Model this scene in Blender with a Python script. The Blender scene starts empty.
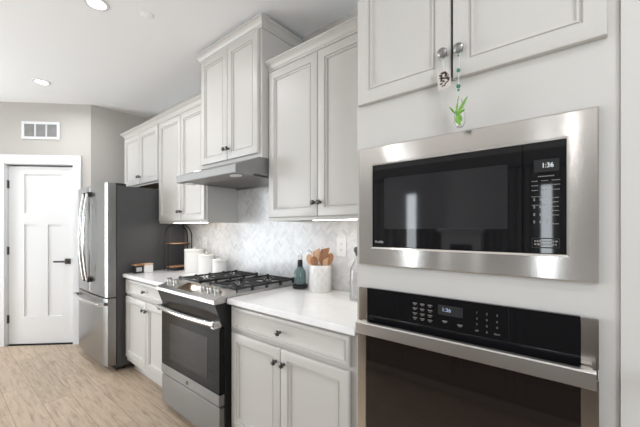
import bpy, bmesh, math, random
from mathutils import Vector, Matrix
random.seed(7)
SC = bpy.context.scene
COL = SC.collection
PI = math.pi

# ------------------------------------------------------------------ camera
cam_data = bpy.data.cameras.new('camera')
cam = bpy.data.objects.new('camera', cam_data)
COL.objects.link(cam)
cam.location = (0.7437, -1.7843, 1.3358)
cam.rotation_euler = (PI / 2, 0, 0.6921)
cam_data.sensor_width = 36.0
cam_data.lens = 320.45 / 640 * 36
cam_data.shift_y = 15.2 / 640
cam_data.shift_x = 1.0 / 640
cam_data.clip_start = 0.02
SC.camera = cam

# ------------------------------------------------------------------ exposure, sky
SC.view_settings.view_transform = 'Standard'
SC.view_settings.look = 'None'
SC.view_settings.gamma = 1.0
SC.view_settings.use_curve_mapping = False
SC.view_settings.exposure = -0.21
try:
    SC.cycles.use_denoising = True
    SC.cycles.max_bounces = 10
    SC.cycles.diffuse_bounces = 6
    SC.cycles.glossy_bounces = 5
    SC.cycles.transmission_bounces = 8
    SC.cycles.caustics_reflective = False
    SC.cycles.caustics_refractive = False
    SC.cycles.sample_clamp_indirect = 4.0
except Exception:
    pass
world = bpy.data.worlds.new('sky')
SC.world = world
world.use_nodes = True
world.node_tree.nodes['Background'].inputs[0].default_value = (0.86, 0.93, 1.0, 1)
world.node_tree.nodes['Background'].inputs[1].default_value = 2.0

# ------------------------------------------------------------------ daylight area lights: rear windows, plus added fill at the solid side walls
def area(name, loc, rot, sx, sy, power, color=(1, 1, 1), shape='RECTANGLE', spread=PI):
    l = bpy.data.lights.new(name, 'AREA')
    l.shape = shape
    l.size = sx
    l.size_y = sy
    l.energy = power
    l.color = color
    l.spread = spread
    o = bpy.data.objects.new(name, l)
    COL.objects.link(o)
    o.location = loc
    o.rotation_euler = rot
    return o
DAY = (0.88, 0.95, 1.0)
REAR_Y = -6.5
WIN_Z0, WIN_Z1 = 0.85, 2.15
WINDOWS = [(-3.6, -1.75), (-0.35, 1.15)]
for (a, b) in WINDOWS:
    area('window_daylight', ((a + b) / 2, REAR_Y + 0.03, (WIN_Z0 + WIN_Z1) / 2), (PI / 2, 0, 0), b - a - .06, WIN_Z1 - WIN_Z0 - .06, 70, DAY)
# added fill light on the far left; that wall has no window
area('window_daylight', (-4.88, -3.7, 1.25), (PI / 2, 0, -PI / 2), 2.6, 2.1, 190, DAY)
# added fill light on the right of the living area, no window there
area('window_daylight', (4.47, -4.0, 1.35), (PI / 2, 0, PI / 2), 2.4, 2.0, 185, DAY)

LAMP_W = 8.0     # each recessed ceiling light
BAR_E = 25.0      # under-cabinet light bars

# ------------------------------------------------------------------ materials
def mat(name, color, rough=0.5, metal=0.0, spec=None, bump=None, **kw):
    m = bpy.data.materials.new(name)
    m.use_nodes = True
    b = m.node_tree.nodes['Principled BSDF']
    b.inputs['Base Color'].default_value = (*color, 1)
    b.inputs['Roughness'].default_value = rough
    b.inputs['Metallic'].default_value = metal
    if spec is not None:
        b.inputs['Specular IOR Level'].default_value = spec
    for k, v in kw.items():
        b.inputs[k.replace('_', ' ')].default_value = v
    return m
def nodes(m):
    return m.node_tree.nodes, m.node_tree.links, m.node_tree.nodes['Principled BSDF']
def speckle(m, scale, c0, c1, detail=4, sc3=None, lo=.3, hi=.7):
    n, l, b = nodes(m)
    tc = n.new('ShaderNodeTexCoord')
    mp = n.new('ShaderNodeMapping')
    if sc3: mp.inputs['Scale'].default_value = sc3
    nz = n.new('ShaderNodeTexNoise')
    nz.inputs['Scale'].default_value = scale
    nz.inputs['Detail'].default_value = detail
    r = n.new('ShaderNodeValToRGB')
    r.color_ramp.elements[0].color = (*c0, 1)
    r.color_ramp.elements[1].color = (*c1, 1)
    r.color_ramp.elements[0].position = lo
    r.color_ramp.elements[1].position = hi
    l.new(tc.outputs['Object'], mp.inputs['Vector'])
    l.new(mp.outputs[0], nz.inputs['Vector'])
    l.new(nz.outputs['Fac'], r.inputs[0])
    l.new(r.outputs[0], b.inputs['Base Color'])
    return m
def bumped(m, scale, strength, dist=.002, sc3=None):
    n, l, b = nodes(m)
    tc = n.new('ShaderNodeTexCoord')
    mp = n.new('ShaderNodeMapping')
    if sc3: mp.inputs['Scale'].default_value = sc3
    nz = n.new('ShaderNodeTexNoise')
    nz.inputs['Scale'].default_value = scale
    nz.inputs['Detail'].default_value = 3
    bp = n.new('ShaderNodeBump')
    bp.inputs['Strength'].default_value = strength
    bp.inputs['Distance'].default_value = dist
    l.new(tc.outputs['Object'], mp.inputs['Vector'])
    l.new(mp.outputs[0], nz.inputs['Vector'])
    l.new(nz.outputs['Fac'], bp.inputs['Height'])
    l.new(bp.outputs[0], b.inputs['Normal'])
    return m
def brushed(name, color, rough=.3, aniso=.75, axis='X', rot=0.0, streak=(1.5, 60, 60)):
    m = mat(name, color, rough, 1.0)
    n, l, b = nodes(m)
    b.inputs['Anisotropic'].default_value = aniso
    b.inputs['Anisotropic Rotation'].default_value = rot
    t = n.new('ShaderNodeTangent')
    t.direction_type = 'RADIAL'
    t.axis = axis
    l.new(t.outputs[0], b.inputs['Tangent'])
    return m
def emitter(name, color, strength):
    m = bpy.data.materials.new(name)
    m.use_nodes = True
    n = m.node_tree.nodes
    n.clear()
    e = n.new('ShaderNodeEmission')
    e.inputs[0].default_value = (*color, 1)
    e.inputs[1].default_value = strength
    o = n.new('ShaderNodeOutputMaterial')
    m.node_tree.links.new(e.outputs[0], o.inputs[0])
    return m

M = {}
M['cab'] = mat('cabinet_paint', (.55, .533, .508), .38)
M['cab_inside'] = speckle(mat('maple_veneer', (.62, .45, .27), .5), 3, (.55, .38, .22), (.68, .5, .32), sc3=(1, 14, 1))
M['wall'] = bumped(mat('wall_paint', (.50, .48, .455), .75), 250, .06)
M['stub'] = bumped(mat('wall_paint_light', (.56, .545, .52), .6), 250, .04)
M['rearwall'] = bumped(mat('grey_wall_paint', (.24, .235, .23), .8), 250, .06)
M['ceiling'] = bumped(mat('ceiling_paint', (.90, .915, .93), .85), 200, .05)
M['white'] = mat('white_trim_paint', (.76, .775, .79), .35)
M['door'] = mat('white_door_paint', (.75, .758, .765), .35)
M['quartz'] = speckle(mat('white_quartz', (.86, .86, .86), .14), 18, (.83, .83, .84), (.89, .89, .89))
M['grout'] = mat('grout', (.74, .74, .74), .8)
M['steel'] = brushed('brushed_steel', (.27, .267, .262), .28, .6)
M['steel_trim'] = brushed('brushed_steel_trim', (.74, .71, .68), .17, .93)
M['steel_handle'] = brushed('brushed_steel_handle', (.80, .785, .765), .30, .5)
M['steel_fridge'] = brushed('brushed_steel_fridge', (.30, .296, .29), .28, .6)
M['steel_hood'] = brushed('brushed_steel_hood', (.27, .266, .26), .50, .2)
M['steel_hood'].node_tree.nodes['Principled BSDF'].inputs['Metallic'].default_value = .55
M['satin'] = mat('satin_metal', (.50, .49, .475), .30, 1.0)
M['chrome'] = mat('polished_metal', (.72, .71, .69), .14, 1.0)
M['pewter'] = mat('dark_pewter', (.13, .125, .12), .3, 1.0)
M['nickel'] = mat('dark_nickel', (.16, .155, .15), .28, 1.0)
M['knobnickel'] = mat('brushed_nickel_knob', (.30, .295, .29), .32, 1.0)
M['steel_top'] = brushed('brushed_steel_top', (.56, .55, .535), .30, .3)
M['blackglass'] = mat('black_glass', (.007, .007, .008), .035, 0, .42)
M['ovenglass'] = mat('tinted_oven_glass', (.014, .010, .009), .05, 0, .75)
M['rangeglass'] = mat('range_door_glass', (.006, .006, .006), .06, 0, .16)
M['rangewindow'] = mat('range_window_glass', (.012, .010, .009), .06, 0, .30)
M['screenglass'] = mat('microwave_window_mesh', (.021, .021, .023), .05, 0, .62)
M['black'] = mat('black_enamel', (.012, .012, .012), .35)
M['iron'] = bumped(mat('cast_iron', (.018, .018, .019), .5), 120, .3, .001)
M['greyside'] = bumped(mat('textured_grey_fridge_side', (.060, .060, .062), .42), 420, .12, .0008)
M['dark'] = mat('dark_gap', (.01, .01, .01), .8)
M['toe'] = mat('toe_kick_paint', (.55, .535, .515), .5)
M['ceramic'] = mat('white_ceramic', (.80, .79, .77), .25)
M['bluewood'] = speckle(mat('acacia_wood', (.42, .21, .10), .45), 5, (.34, .15, .07), (.52, .28, .14), sc3=(1, 9, 1))
M['palewood'] = speckle(mat('pale_beech_wood', (.62, .40, .25), .5), 6, (.54, .33, .19), (.70, .48, .32), sc3=(8, 1, 1))
M['midwood'] = speckle(mat('cherry_wood', (.34, .16, .08), .5), 6, (.26, .11, .05), (.40, .20, .10), sc3=(8, 1, 1))
M['blackmetal'] = mat('matte_black_metal', (.015, .015, .016), .4, .3)
M['label'] = mat('white_label', (.75, .74, .72), .6)
M['paper'] = mat('cream_card', (.55, .51, .47), .7)
M['ink'] = mat('dark_print', (.09, .06, .06), .7)
M['leaf'] = speckle(mat('green_leaf', (.13, .34, .04), .45), 60, (.05, .20, .02), (.24, .46, .07))
M['bead'] = mat('green_glass_bead', (.08, .42, .27), .08, 0, .5, Transmission_Weight=.6)
M['cord'] = mat('pale_green_cord', (.55, .66, .58), .6)
M['island'] = speckle(mat('dark_stained_wood', (.10, .075, .06), .4), 4, (.085, .06, .047), (.13, .095, .075), sc3=(14, 14, 1))
M['clear'] = mat('clear_glass', (1, 1, 1), .02, 0, .5, Transmission_Weight=1.0, IOR=1.45)
M['pane'] = mat('window_glass', (1, 1, 1), .0, 0, .5, Transmission_Weight=1.0, IOR=1.05)
M['bottle'] = mat('blue_green_glass', (.42, .58, .57), .06, 0, .5, Transmission_Weight=.75, IOR=1.4)
M['plate'] = mat('white_plastic', (.80, .80, .80), .35)
M['slot'] = mat('outlet_slot', (.08, .08, .08), .6)
M['shelfback'] = mat('filter_mesh', (.20, .185, .17), .4, 1.0)
M['lens'] = emitter('lamp_lens', (1.0, .98, .95), 20.0)
M['bar'] = emitter('led_bar', (1.0, .97, .92), BAR_E)
M['digits'] = emitter('display_digits', (.85, .93, 1.0), 1.3)
M['digits_blue'] = emitter('display_digits_blue', (.62, .70, 1.0), .9)
M['print'] = mat('panel_print', (.42, .42, .42), .5)
M['print_dim'] = mat('panel_print_dim', (.20, .19, .18), .5)
M['curtain'] = bumped(mat('linen_curtain', (.22, .215, .21), .85), 60, .2)
M['glossbrown'] = mat('mirror_display', (.16, .12, .09), .08, .6)  # brown of the reflections on the display is put into its base colour
M['louvre'] = mat('grey_louvre', (.42, .42, .42), .5)
M['vent_dark'] = mat('vent_shadow', (.16, .16, .16), .8)
M['diamond'] = mat('ceramic_relief', (.70, .695, .685), .3)

def floor_mat():
    m = mat('wood_plank_floor', (.4, .3, .2), .42)
    n, l, b = nodes(m)
    g = n.new('ShaderNodeNewGeometry')
    mp = n.new('ShaderNodeMapping')
    l.new(g.outputs['Position'], mp.inputs['Vector'])
    br = n.new('ShaderNodeTexBrick')
    br.offset = .37
    br.inputs['Color1'].default_value = (.30, .30, .30, 1)
    br.inputs['Color2'].default_value = (.70, .70, .70, 1)
    br.inputs['Mortar'].default_value = (.2, .2, .2, 1)
    br.inputs['Scale'].default_value = 1.0
    br.inputs['Mortar Size'].default_value = .0016
    br.inputs['Mortar Smooth'].default_value = .3
    br.inputs['Brick Width'].default_value = 1.22
    br.inputs['Row Height'].default_value = .178
    l.new(mp.outputs[0], br.inputs['Vector'])
    # shift the grain of each plank by its own tone
    sep = n.new('ShaderNodeVectorMath'); sep.operation = 'MULTIPLY_ADD'
    l.new(br.outputs['Color'], sep.inputs[0])
    sep.inputs[1].default_value = (7, 13, 3)
    l.new(g.outputs['Position'], sep.inputs[2])
    mp2 = n.new('ShaderNodeMapping'); mp2.inputs['Scale'].default_value = (3.0, 30, 1)
    l.new(sep.outputs[0], mp2.inputs['Vector'])
    nz = n.new('ShaderNodeTexNoise'); nz.inputs['Scale'].default_value = 1.6; nz.inputs['Detail'].default_value = 8; nz.inputs['Roughness'].default_value = .66
    nz.inputs['Distortion'].default_value = .5
    l.new(mp2.outputs[0], nz.inputs['Vector'])
    r = n.new('ShaderNodeValToRGB')
    e = r.color_ramp.elements
    e[0].position = .28; e[0].color = (.25, .175, .12, 1)
    e[1].position = .68; e[1].color = (.54, .43, .33, 1)
    k = e.new(.47); k.color = (.44, .34, .25, 1)
    l.new(nz.outputs['Fac'], r.inputs[0])
    mx = n.new('ShaderNodeMix'); mx.data_type = 'RGBA'; mx.blend_type = 'OVERLAY'
    mx.inputs[0].default_value = .22
    l.new(r.outputs[0], mx.inputs[6]); l.new(br.outputs['Color'], mx.inputs[7])
    mo = n.new('ShaderNodeMix'); mo.data_type = 'RGBA'; mo.blend_type = 'MULTIPLY'
    mo.inputs[7].default_value = (.55, .5, .45, 1)
    l.new(br.outputs['Fac'], mo.inputs[0]); l.new(mx.outputs[2], mo.inputs[6])
    l.new(mo.outputs[2], b.inputs['Base Color'])
    bp = n.new('ShaderNodeBump'); bp.inputs['Strength'].default_value = .15; bp.inputs['Distance'].default_value = .002
    l.new(nz.outputs['Fac'], bp.inputs['Height']); l.new(bp.outputs[0], b.inputs['Normal'])
    return m
M['floor'] = floor_mat()
def tile_mat():
    m = mat('marble_tile', (.8, .8, .8), .22)
    n, l, b = nodes(m)
    a = n.new('ShaderNodeVertexColor'); a.layer_name = 'tint'
    g = n.new('ShaderNodeNewGeometry')
    nz = n.new('ShaderNodeTexNoise'); nz.inputs['Scale'].default_value = 14; nz.inputs['Detail'].default_value = 5
    l.new(g.outputs['Position'], nz.inputs['Vector'])
    r = n.new('ShaderNodeValToRGB')
    r.color_ramp.elements[0].position = .32; r.color_ramp.elements[0].color = (.90, .90, .91, 1)
    r.color_ramp.elements[1].position = .6; r.color_ramp.elements[1].color = (1, 1, 1, 1)
    l.new(nz.outputs['Fac'], r.inputs[0])
    mx = n.new('ShaderNodeMix'); mx.data_type = 'RGBA'; mx.blend_type = 'MULTIPLY'; mx.inputs[0].default_value = 1
    l.new(a.outputs['Color'], mx.inputs[6]); l.new(r.outputs[0], mx.inputs[7])
    l.new(mx.outputs[2], b.inputs['Base Color'])
    return m
M['tile'] = tile_mat()

# ------------------------------------------------------------------ mesh helpers
class MB:
    def __init__(self):
        self.bm = bmesh.new()
    def _add(self, tb):
        me = bpy.data.meshes.new('t'); tb.to_mesh(me); tb.free()
        self.bm.from_mesh(me); bpy.data.meshes.remove(me)
        return self
    def box(self, x0, x1, y0, y1, z0, z1, bev=0.0, seg=2):
        tb = bmesh.new()
        bmesh.ops.create_cube(tb, size=1)
        for v in tb.verts:
            v.co = Vector(((x0 + x1) / 2 + v.co.x * (x1 - x0), (y0 + y1) / 2 + v.co.y * (y1 - y0), (z0 + z1) / 2 + v.co.z * (z1 - z0)))
        if bev:
            bmesh.ops.bevel(tb, geom=tb.edges[:], offset=bev, segments=seg, affect='EDGES', clamp_overlap=True)
        return self._add(tb)
    def prism(self, poly, axis, a, b, bev=0.0):
        """poly: 2-D points, extruded along axis from a to b. axis 0: (y,z), 1: (x,z), 2: (x,y)"""
        tb = bmesh.new()
        def P(u, v, w):
            return {0: (w, u, v), 1: (u, w, v), 2: (u, v, w)}[axis]
        A = [tb.verts.new(P(u, v, a)) for u, v in poly]
        B = [tb.verts.new(P(u, v, b)) for u, v in poly]
        n = len(poly)
        tb.faces.new(A[::-1]); tb.faces.new(B)
        for i in range(n):
            tb.faces.new((A[i], A[(i + 1) % n], B[(i + 1) % n], B[i]))
        bmesh.ops.recalc_face_normals(tb, faces=tb.faces[:])
        if bev:
            bmesh.ops.bevel(tb, geom=tb.edges[:], offset=bev, segments=2, affect='EDGES', clamp_overlap=True)
        return self._add(tb)
    def lathe(self, prof, center=(0, 0, 0), axis='Z', n=32, sx=1, sy=1, loop=False):
        """prof: (radius, height) pairs from bottom to top"""
        tb = bmesh.new()
        rings = []
        for r, h in prof:
            ring = []
            if r < 1e-6:
                ring = [tb.verts.new((0, 0, h))]
            else:
                for i in range(n):
                    t = 2 * PI * i / n
                    ring.append(tb.verts.new((r * math.cos(t) * sx, r * math.sin(t) * sy, h)))
            rings.append(ring)
        for a, b in zip(rings, rings[1:]):
            for i in range(n):
                j = (i + 1) % n
                if len(a) == 1 and len(b) == 1: continue
                if len(a) == 1: tb.faces.new((a[0], b[j], b[i])) if False else tb.faces.new((a[0], b[i], b[j]))
                elif len(b) == 1: tb.faces.new((a[i], a[j], b[0]))
                else: tb.faces.new((a[i], a[j], b[j], b[i]))
        if loop:
            for i in range(n):
                j = (i + 1) % n
                tb.faces.new((rings[-1][i], rings[-1][j], rings[0][j], rings[0][i]))
        else:
            if len(rings[0]) > 1: tb.faces.new(rings[0][::-1])
            if len(rings[-1]) > 1: tb.faces.new(rings[-1])
        bmesh.ops.recalc_face_normals(tb, faces=tb.faces[:])
        mtx = Matrix.Identity(4)
        if axis == 'Y': mtx = Matrix.Rotation(PI / 2, 4, 'X')      # +h points to -Y
        elif axis == 'X': mtx = Matrix.Rotation(PI / 2, 4, 'Y')    # +h points to +X
        elif isinstance(axis, Matrix): mtx = axis
        bmesh.ops.transform(tb, matrix=Matrix.Translation(center) @ mtx, verts=tb.verts[:])
        return self._add(tb)
    def tube(self, pts, r, n=10, closed=False, flat=1.0):
        tb = bmesh.new()
        pts = [Vector(p) for p in pts]
        N = len(pts)
        rad = r if isinstance(r, (list, tuple)) else [r] * N
        up = None
        rings = []
        for i, p in enumerate(pts):
            if closed: t = (pts[(i + 1) % N] - pts[i - 1]).normalized()
            else: t = (pts[min(i + 1, N - 1)] - pts[max(i - 1, 0)]).normalized()
            if up is None:
                up = Vector((0, 0, 1)) if abs(t.z) < .9 else Vector((1, 0, 0))
            s = t.cross(up).normalized()
            up = s.cross(t).normalized()
            rings.append([tb.verts.new(p + (s * math.cos(2 * PI * k / n) + up * math.sin(2 * PI * k / n) * flat) * rad[i]) for k in range(n)])
        m = N if closed else N - 1
        for i in range(m):
            a, b = rings[i], rings[(i + 1) % N]
            for k in range(n):
                tb.faces.new((a[k], a[(k + 1) % n], b[(k + 1) % n], b[k]))
        if not closed:
            tb.faces.new(rings[0][::-1]); tb.faces.new(rings[-1])
        bmesh.ops.recalc_face_normals(tb, faces=tb.faces[:])
        return self._add(tb)
    def rings(self, loops, cap0=True, cap1=True, closed=True):
        """loops: list of equal-length point loops joined in order"""
        tb = bmesh.new()
        R = [[tb.verts.new(p) for p in L] for L in loops]
        n = len(R[0])
        for a, b in zip(R, R[1:]):
            for k in range(n if closed else n - 1):
                tb.faces.new((a[k], a[(k + 1) % n], b[(k + 1) % n], b[k]))
        if cap0: tb.faces.new(R[0][::-1])
        if cap1: tb.faces.new(R[-1])
        bmesh.ops.recalc_face_normals(tb, faces=tb.faces[:])
        return self._add(tb)
    def panel(self, x0, x1, z0, z1, yf, th, prof):
        """a moulded door or drawer front facing -Y; prof: (inset, depth) steps from the rim inwards"""
        L = []
        for ins, d in [(0, th)] + list(prof):
            L.append([(x0 + ins, yf + d, z0 + ins), (x1 - ins, yf + d, z0 + ins), (x1 - ins, yf + d, z1 - ins), (x0 + ins, yf + d, z1 - ins)])
        return self.rings(L)
    def xform(self, mtx):
        bmesh.ops.transform(self.bm, matrix=mtx, verts=self.bm.verts[:]); return self
    def build(self, name, m, parent=None, local=False, smooth=35):
        me = bpy.data.meshes.new(name)
        if parent is not None and not local:
            loc = root_loc(parent)
            bmesh.ops.translate(self.bm, vec=-loc, verts=self.bm.verts[:])
        self.bm.to_mesh(me); self.bm.free()
        for p in me.polygons: p.use_smooth = True
        me.set_sharp_from_angle(angle=math.radians(smooth))
        me.materials.append(m)
        o = bpy.data.objects.new(name, me)
        COL.objects.link(o)
        if parent is not None: o.parent = parent
        return o
def root_loc(o):
    v = Vector((0, 0, 0))
    while o is not None:
        v = v + o.location; o = o.parent
    return v
def thing(name, label, cat, loc, group=None, rz=0.0):
    o = bpy.data.objects.new(name, None)
    o.empty_display_size = .05
    COL.objects.link(o)
    o.location = loc
    o.rotation_euler = (0, 0, rz)
    o['label'] = label; o['category'] = cat
    if group: o['group'] = group
    return o
def tag(o, label, cat, group=None):
    o['label'] = label; o['category'] = cat
    if group: o['group'] = group
    return o
def struct(o):
    o['kind'] = 'structure'
    return o
def copy_tree(o, parent=None):
    c = o.copy(); COL.objects.link(c)
    if parent is not None: c.parent = parent
    for ch in list(o.children): copy_tree(ch, c)
    return c
def text(name, s, size, loc, m, parent, rot=(PI / 2, 0, 0), depth=.0004, align='CENTER', local=False, sx=1.0):
    cu = bpy.data.curves.new(name, 'FONT')
    cu.body = s; cu.size = size; cu.extrude = depth
    cu.align_x = align; cu.align_y = 'CENTER'
    tmp = bpy.data.objects.new('tmp', cu)
    COL.objects.link(tmp)
    bpy.context.view_layer.update()
    dg = bpy.context.evaluated_depsgraph_get()
    me = bpy.data.meshes.new_from_object(tmp.evaluated_get(dg))
    bpy.data.objects.remove(tmp); bpy.data.curves.remove(cu)
    from mathutils import Euler
    mt = Matrix.Translation(Vector(loc) - (Vector((0, 0, 0)) if local else root_loc(parent))) @ Euler(rot).to_matrix().to_4x4() @ Matrix.Diagonal((sx, 1, 1, 1))
    me.transform(mt)
    me.materials.clear(); me.materials.append(m)
    o = bpy.data.objects.new(name, me)
    COL.objects.link(o); o.parent = parent
    return o

# ------------------------------------------------------------------ plan of the kitchen
XT0, XT1 = 0.0, 0.815            # oven cabinet
XR = -0.927                      # right base / right wall cabinet, left edge
XG = -1.692                      # range, left edge
XL = -2.58                       # left base, left edge
CEIL = 2.7775
WX, WY = -3.675, -0.609          # where the left wall meets the diagonal wall
RX0, RX1 = -4.92, 4.5
S45 = math.sqrt(.5)
DEND = (-RX0 + WX) / S45          # length of the diagonal wall
DY = WY - DEND * S45
EPS = .002

# ------------------------------------------------------------------ shell
plan = [(WX, 0), (RX1, 0), (RX1, REAR_Y), (RX0, REAR_Y), (RX0, DY), (WX, WY)]
struct(MB().prism(plan, 2, -.1, 0).build('floor', M['floor']))
struct(MB().prism(plan, 2, CEIL, CEIL + .1).build('ceiling', M['ceiling']))
struct(MB().box(WX - .12, RX1 + .12, 0, .12, 0, CEIL).build('wall_back', M['wall']))
struct(MB().prism([(WX, 0), (WX - .12, 0), (WX - .12, WY + .05), (WX, WY)], 2, 0, CEIL).build('wall_left', M['wall']))
struct(MB().box(RX1, RX1 + .12, REAR_Y, 0, 0, CEIL).build('wall_right', M['wall']))
struct(MB().box(RX0 - .12, RX0, REAR_Y, DY, 0, CEIL).build('wall_far_left', M['wall']))
struct(MB().box(XT1 + .001, 1.95, -.640, -.001, 0, CEIL - .001).build('wall_front', M['stub']))
# rear wall of the living area, with its two windows
w = MB()
xs = [RX0] + [v for ab in WINDOWS for v in ab] + [RX1]
for i in range(0, len(xs), 2):
    w.box(xs[i], xs[i + 1], REAR_Y - .12, REAR_Y, 0, CEIL)
for a, b in WINDOWS:
    w.box(a, b, REAR_Y - .12, REAR_Y, 0, WIN_Z0); w.box(a, b, REAR_Y - .12, REAR_Y, WIN_Z1, CEIL)
struct(w.build('wall_rear', M['rearwall']))
for i, (a, b) in enumerate(WINDOWS):
    f = MB()
    y0, y1 = REAR_Y - .08, REAR_Y - .03
    for (p, q, r, s) in [(a, a + .06, WIN_Z0, WIN_Z1), (b - .06, b, WIN_Z0, WIN_Z1), (a + .06, b - .06, WIN_Z0, WIN_Z0 + .06), (a + .06, b - .06, WIN_Z1 - .06, WIN_Z1),
                         ((a + b) / 2 - .02, (a + b) / 2 + .02, WIN_Z0 + .06, WIN_Z1 - .06), (a + .06, b - .06, 1.48, 1.52)]:
        f.box(p, q, y0, y1, r, s)
    fr = struct(f.build('window_%d' % (i + 1), M['white']))
    MB().box(a + .06, b - .06, y0 + .02, y0 + .026, WIN_Z0 + .06, WIN_Z1 - .06).build('pane', M['pane'], fr)

# the diagonal wall: local x runs to the right along the wall, local -y faces the room
DM = Matrix.Translation((WX, WY, 0)) @ Matrix.Rotation(PI / 4, 4, 'Z')
DS0, DS1, DZ = .192, .905, 2.052          # door leaf along the wall, its top
dw = MB()
dw.box(-DEND, -DS1 - .012, 0, .12, 0, CEIL); dw.box(-DS0 + .012, 0, 0, .12, 0, CEIL); dw.box(-DS1 - .012, -DS0 + .012, 0, .12, DZ + .022, CEIL)
struct(dw.xform(DM).build('wall_corner', M['wall']))
def on_diag(name, label=None, cat=None, loc=(0, 0, 0)):
    o = bpy.data.objects.new(name, None); COL.objects.link(o)
    o.location = DM @ Vector(loc); o.rotation_euler = (0, 0, PI / 4)
    o.empty_display_size = .05
    if label: tag(o, label, cat)
    return o
dr = struct(on_diag('door_1'))
# leaf: flat stiles with one wide panel over two tall ones
leaf = MB()
yl = .030
PAN = [(-.739, -.334, 1.514, 1.962), (-.739, -.588, .325, 1.384), (-.487, -.334, .325, 1.384)]
xs = [-DS1, -.739, -.588, -.487, -.334, -DS0]
leaf.box(-DS1, -DS0, yl + .012, yl + .036, .012, DZ)                       # core
leaf.box(-DS1, -.739, yl, yl + .0125, .012, DZ); leaf.box(-.334, -DS0, yl, yl + .0125, .012, DZ)
leaf.box(-.739, -.334, yl, yl + .0125, 1.962, DZ); leaf.box(-.739, -.334, yl, yl + .0125, 1.384, 1.514)
leaf.box(-.739, -.334, yl, yl + .0125, .012, .325); leaf.box(-.588, -.487, yl, yl + .0125, .325, 1.384)
leaf.build('door_leaf', M['door'], dr, local=True)
cs = MB()
for (a, b, z0, z1) in [(-DS0 + .006, -.098, 0, 2.178), (-.993, -DS1 - .006, 0, 2.178), (-DS1 - .006, -DS0 + .006, DZ + .021, 2.178)]:
    cs.box(a, b, -.020, .0, z0, z1, .003)
cs.box(-DS1 - .0115, -DS1 - .003, .0, .1, 0, DZ + .02); cs.box(-DS0 + .003, -DS0 + .0115, .0, .1, 0, DZ + .02); cs.box(-DS1 - .003, -DS0 + .003, 0, .1, DZ + .017, DZ + .0215)
cs.build('door_casing', M['white'], dr, local=True)
for z in (1.843, 1.085, .30):
    h = MB().box(-DS1 - .018, -DS1 + .010, yl - .008, yl - .001, z - .045, z + .045, .001)
    h.lathe([(.007, 0), (.007, .094)], (-DS1 - .004, yl - .012, z - .047), n=12)
    h.build('hinge', M['nickel'], dr, local=True)
hd = MB()
hd.box(-.300, -.236, yl - .008, yl, .925, .989, .002)
hd.lathe([(.011, 0), (.011, .045)], (-.268, yl - .005, .957), 'Y', 16)
hd.box(-.392, -.256, yl - .058, yl - .044, .947, .967, .003)
hd.build('door_handle', M['nickel'], dr, local=True)
MB().box(-DS0 - .02, -DS0 - .0, yl - .0015, yl + .002, .915, .995).build('latch_plate', M['nickel'], dr, local=True)
struct(MB().box(-DS1 - .012, -DS0 + .012, .0, .12, -.06, .0005).box(-DS1 - .03, -DS0 + .03, .121, .14, -.06, DZ + .1).xform(DM).build('trim_1', M['dark']))  # added dark sill and backing; black stands in for shade behind the door
bb = MB(); bb.box(-DEND + .02, -.995, -.016, 0, 0, .13, .004)
struct(bb.xform(DM).build('baseboard_corner', M['white']))
bb = MB(); bb.box(-.0955, -.012, -.016, 0, 0, .13, .004)
struct(bb.xform(DM).build('baseboard_left', M['white']))
# air return grille over the door
g = on_diag('air_vent', 'white return air grille with three louvred bays above the pantry door', 'vent', (-.534, 0, 2.46))
W2, H2 = .203, .1
gm = MB()
for (a, b, c, d) in [(-W2, W2, H2 - .028, H2), (-W2, W2, -H2, -H2 + .028), (-W2, -W2 + .03, -H2 + .028, H2 - .028), (W2 - .03, W2, -H2 + .028, H2 - .028), (-.066, -.052, -H2 + .028, H2 - .028), (.052, .066, -H2 + .028, H2 - .028)]:
    gm.box(a, b, -.014, -.001, c, d, .001)
gm.build('frame', M['white'], g, local=True)
MB().box(-W2 + .03, W2 - .03, -.004, -.001, -H2 + .028, H2 - .028).build('backing', M['vent_dark'], g, local=True)
for (a, b) in [(-W2 + .03, -.066), (-.052, .052), (.066, W2 - .03)]:
    lv = MB()
    for k in range(11):
        z = -H2 + .034 + k * .0131
        lv.prism([(-.012, z), (-.0105, z - .002), (-.0045, z + .006), (-.006, z + .008)], 0, a, b)
    lv.build('louvre_panel', M['louvre'], g, local=True)

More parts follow.
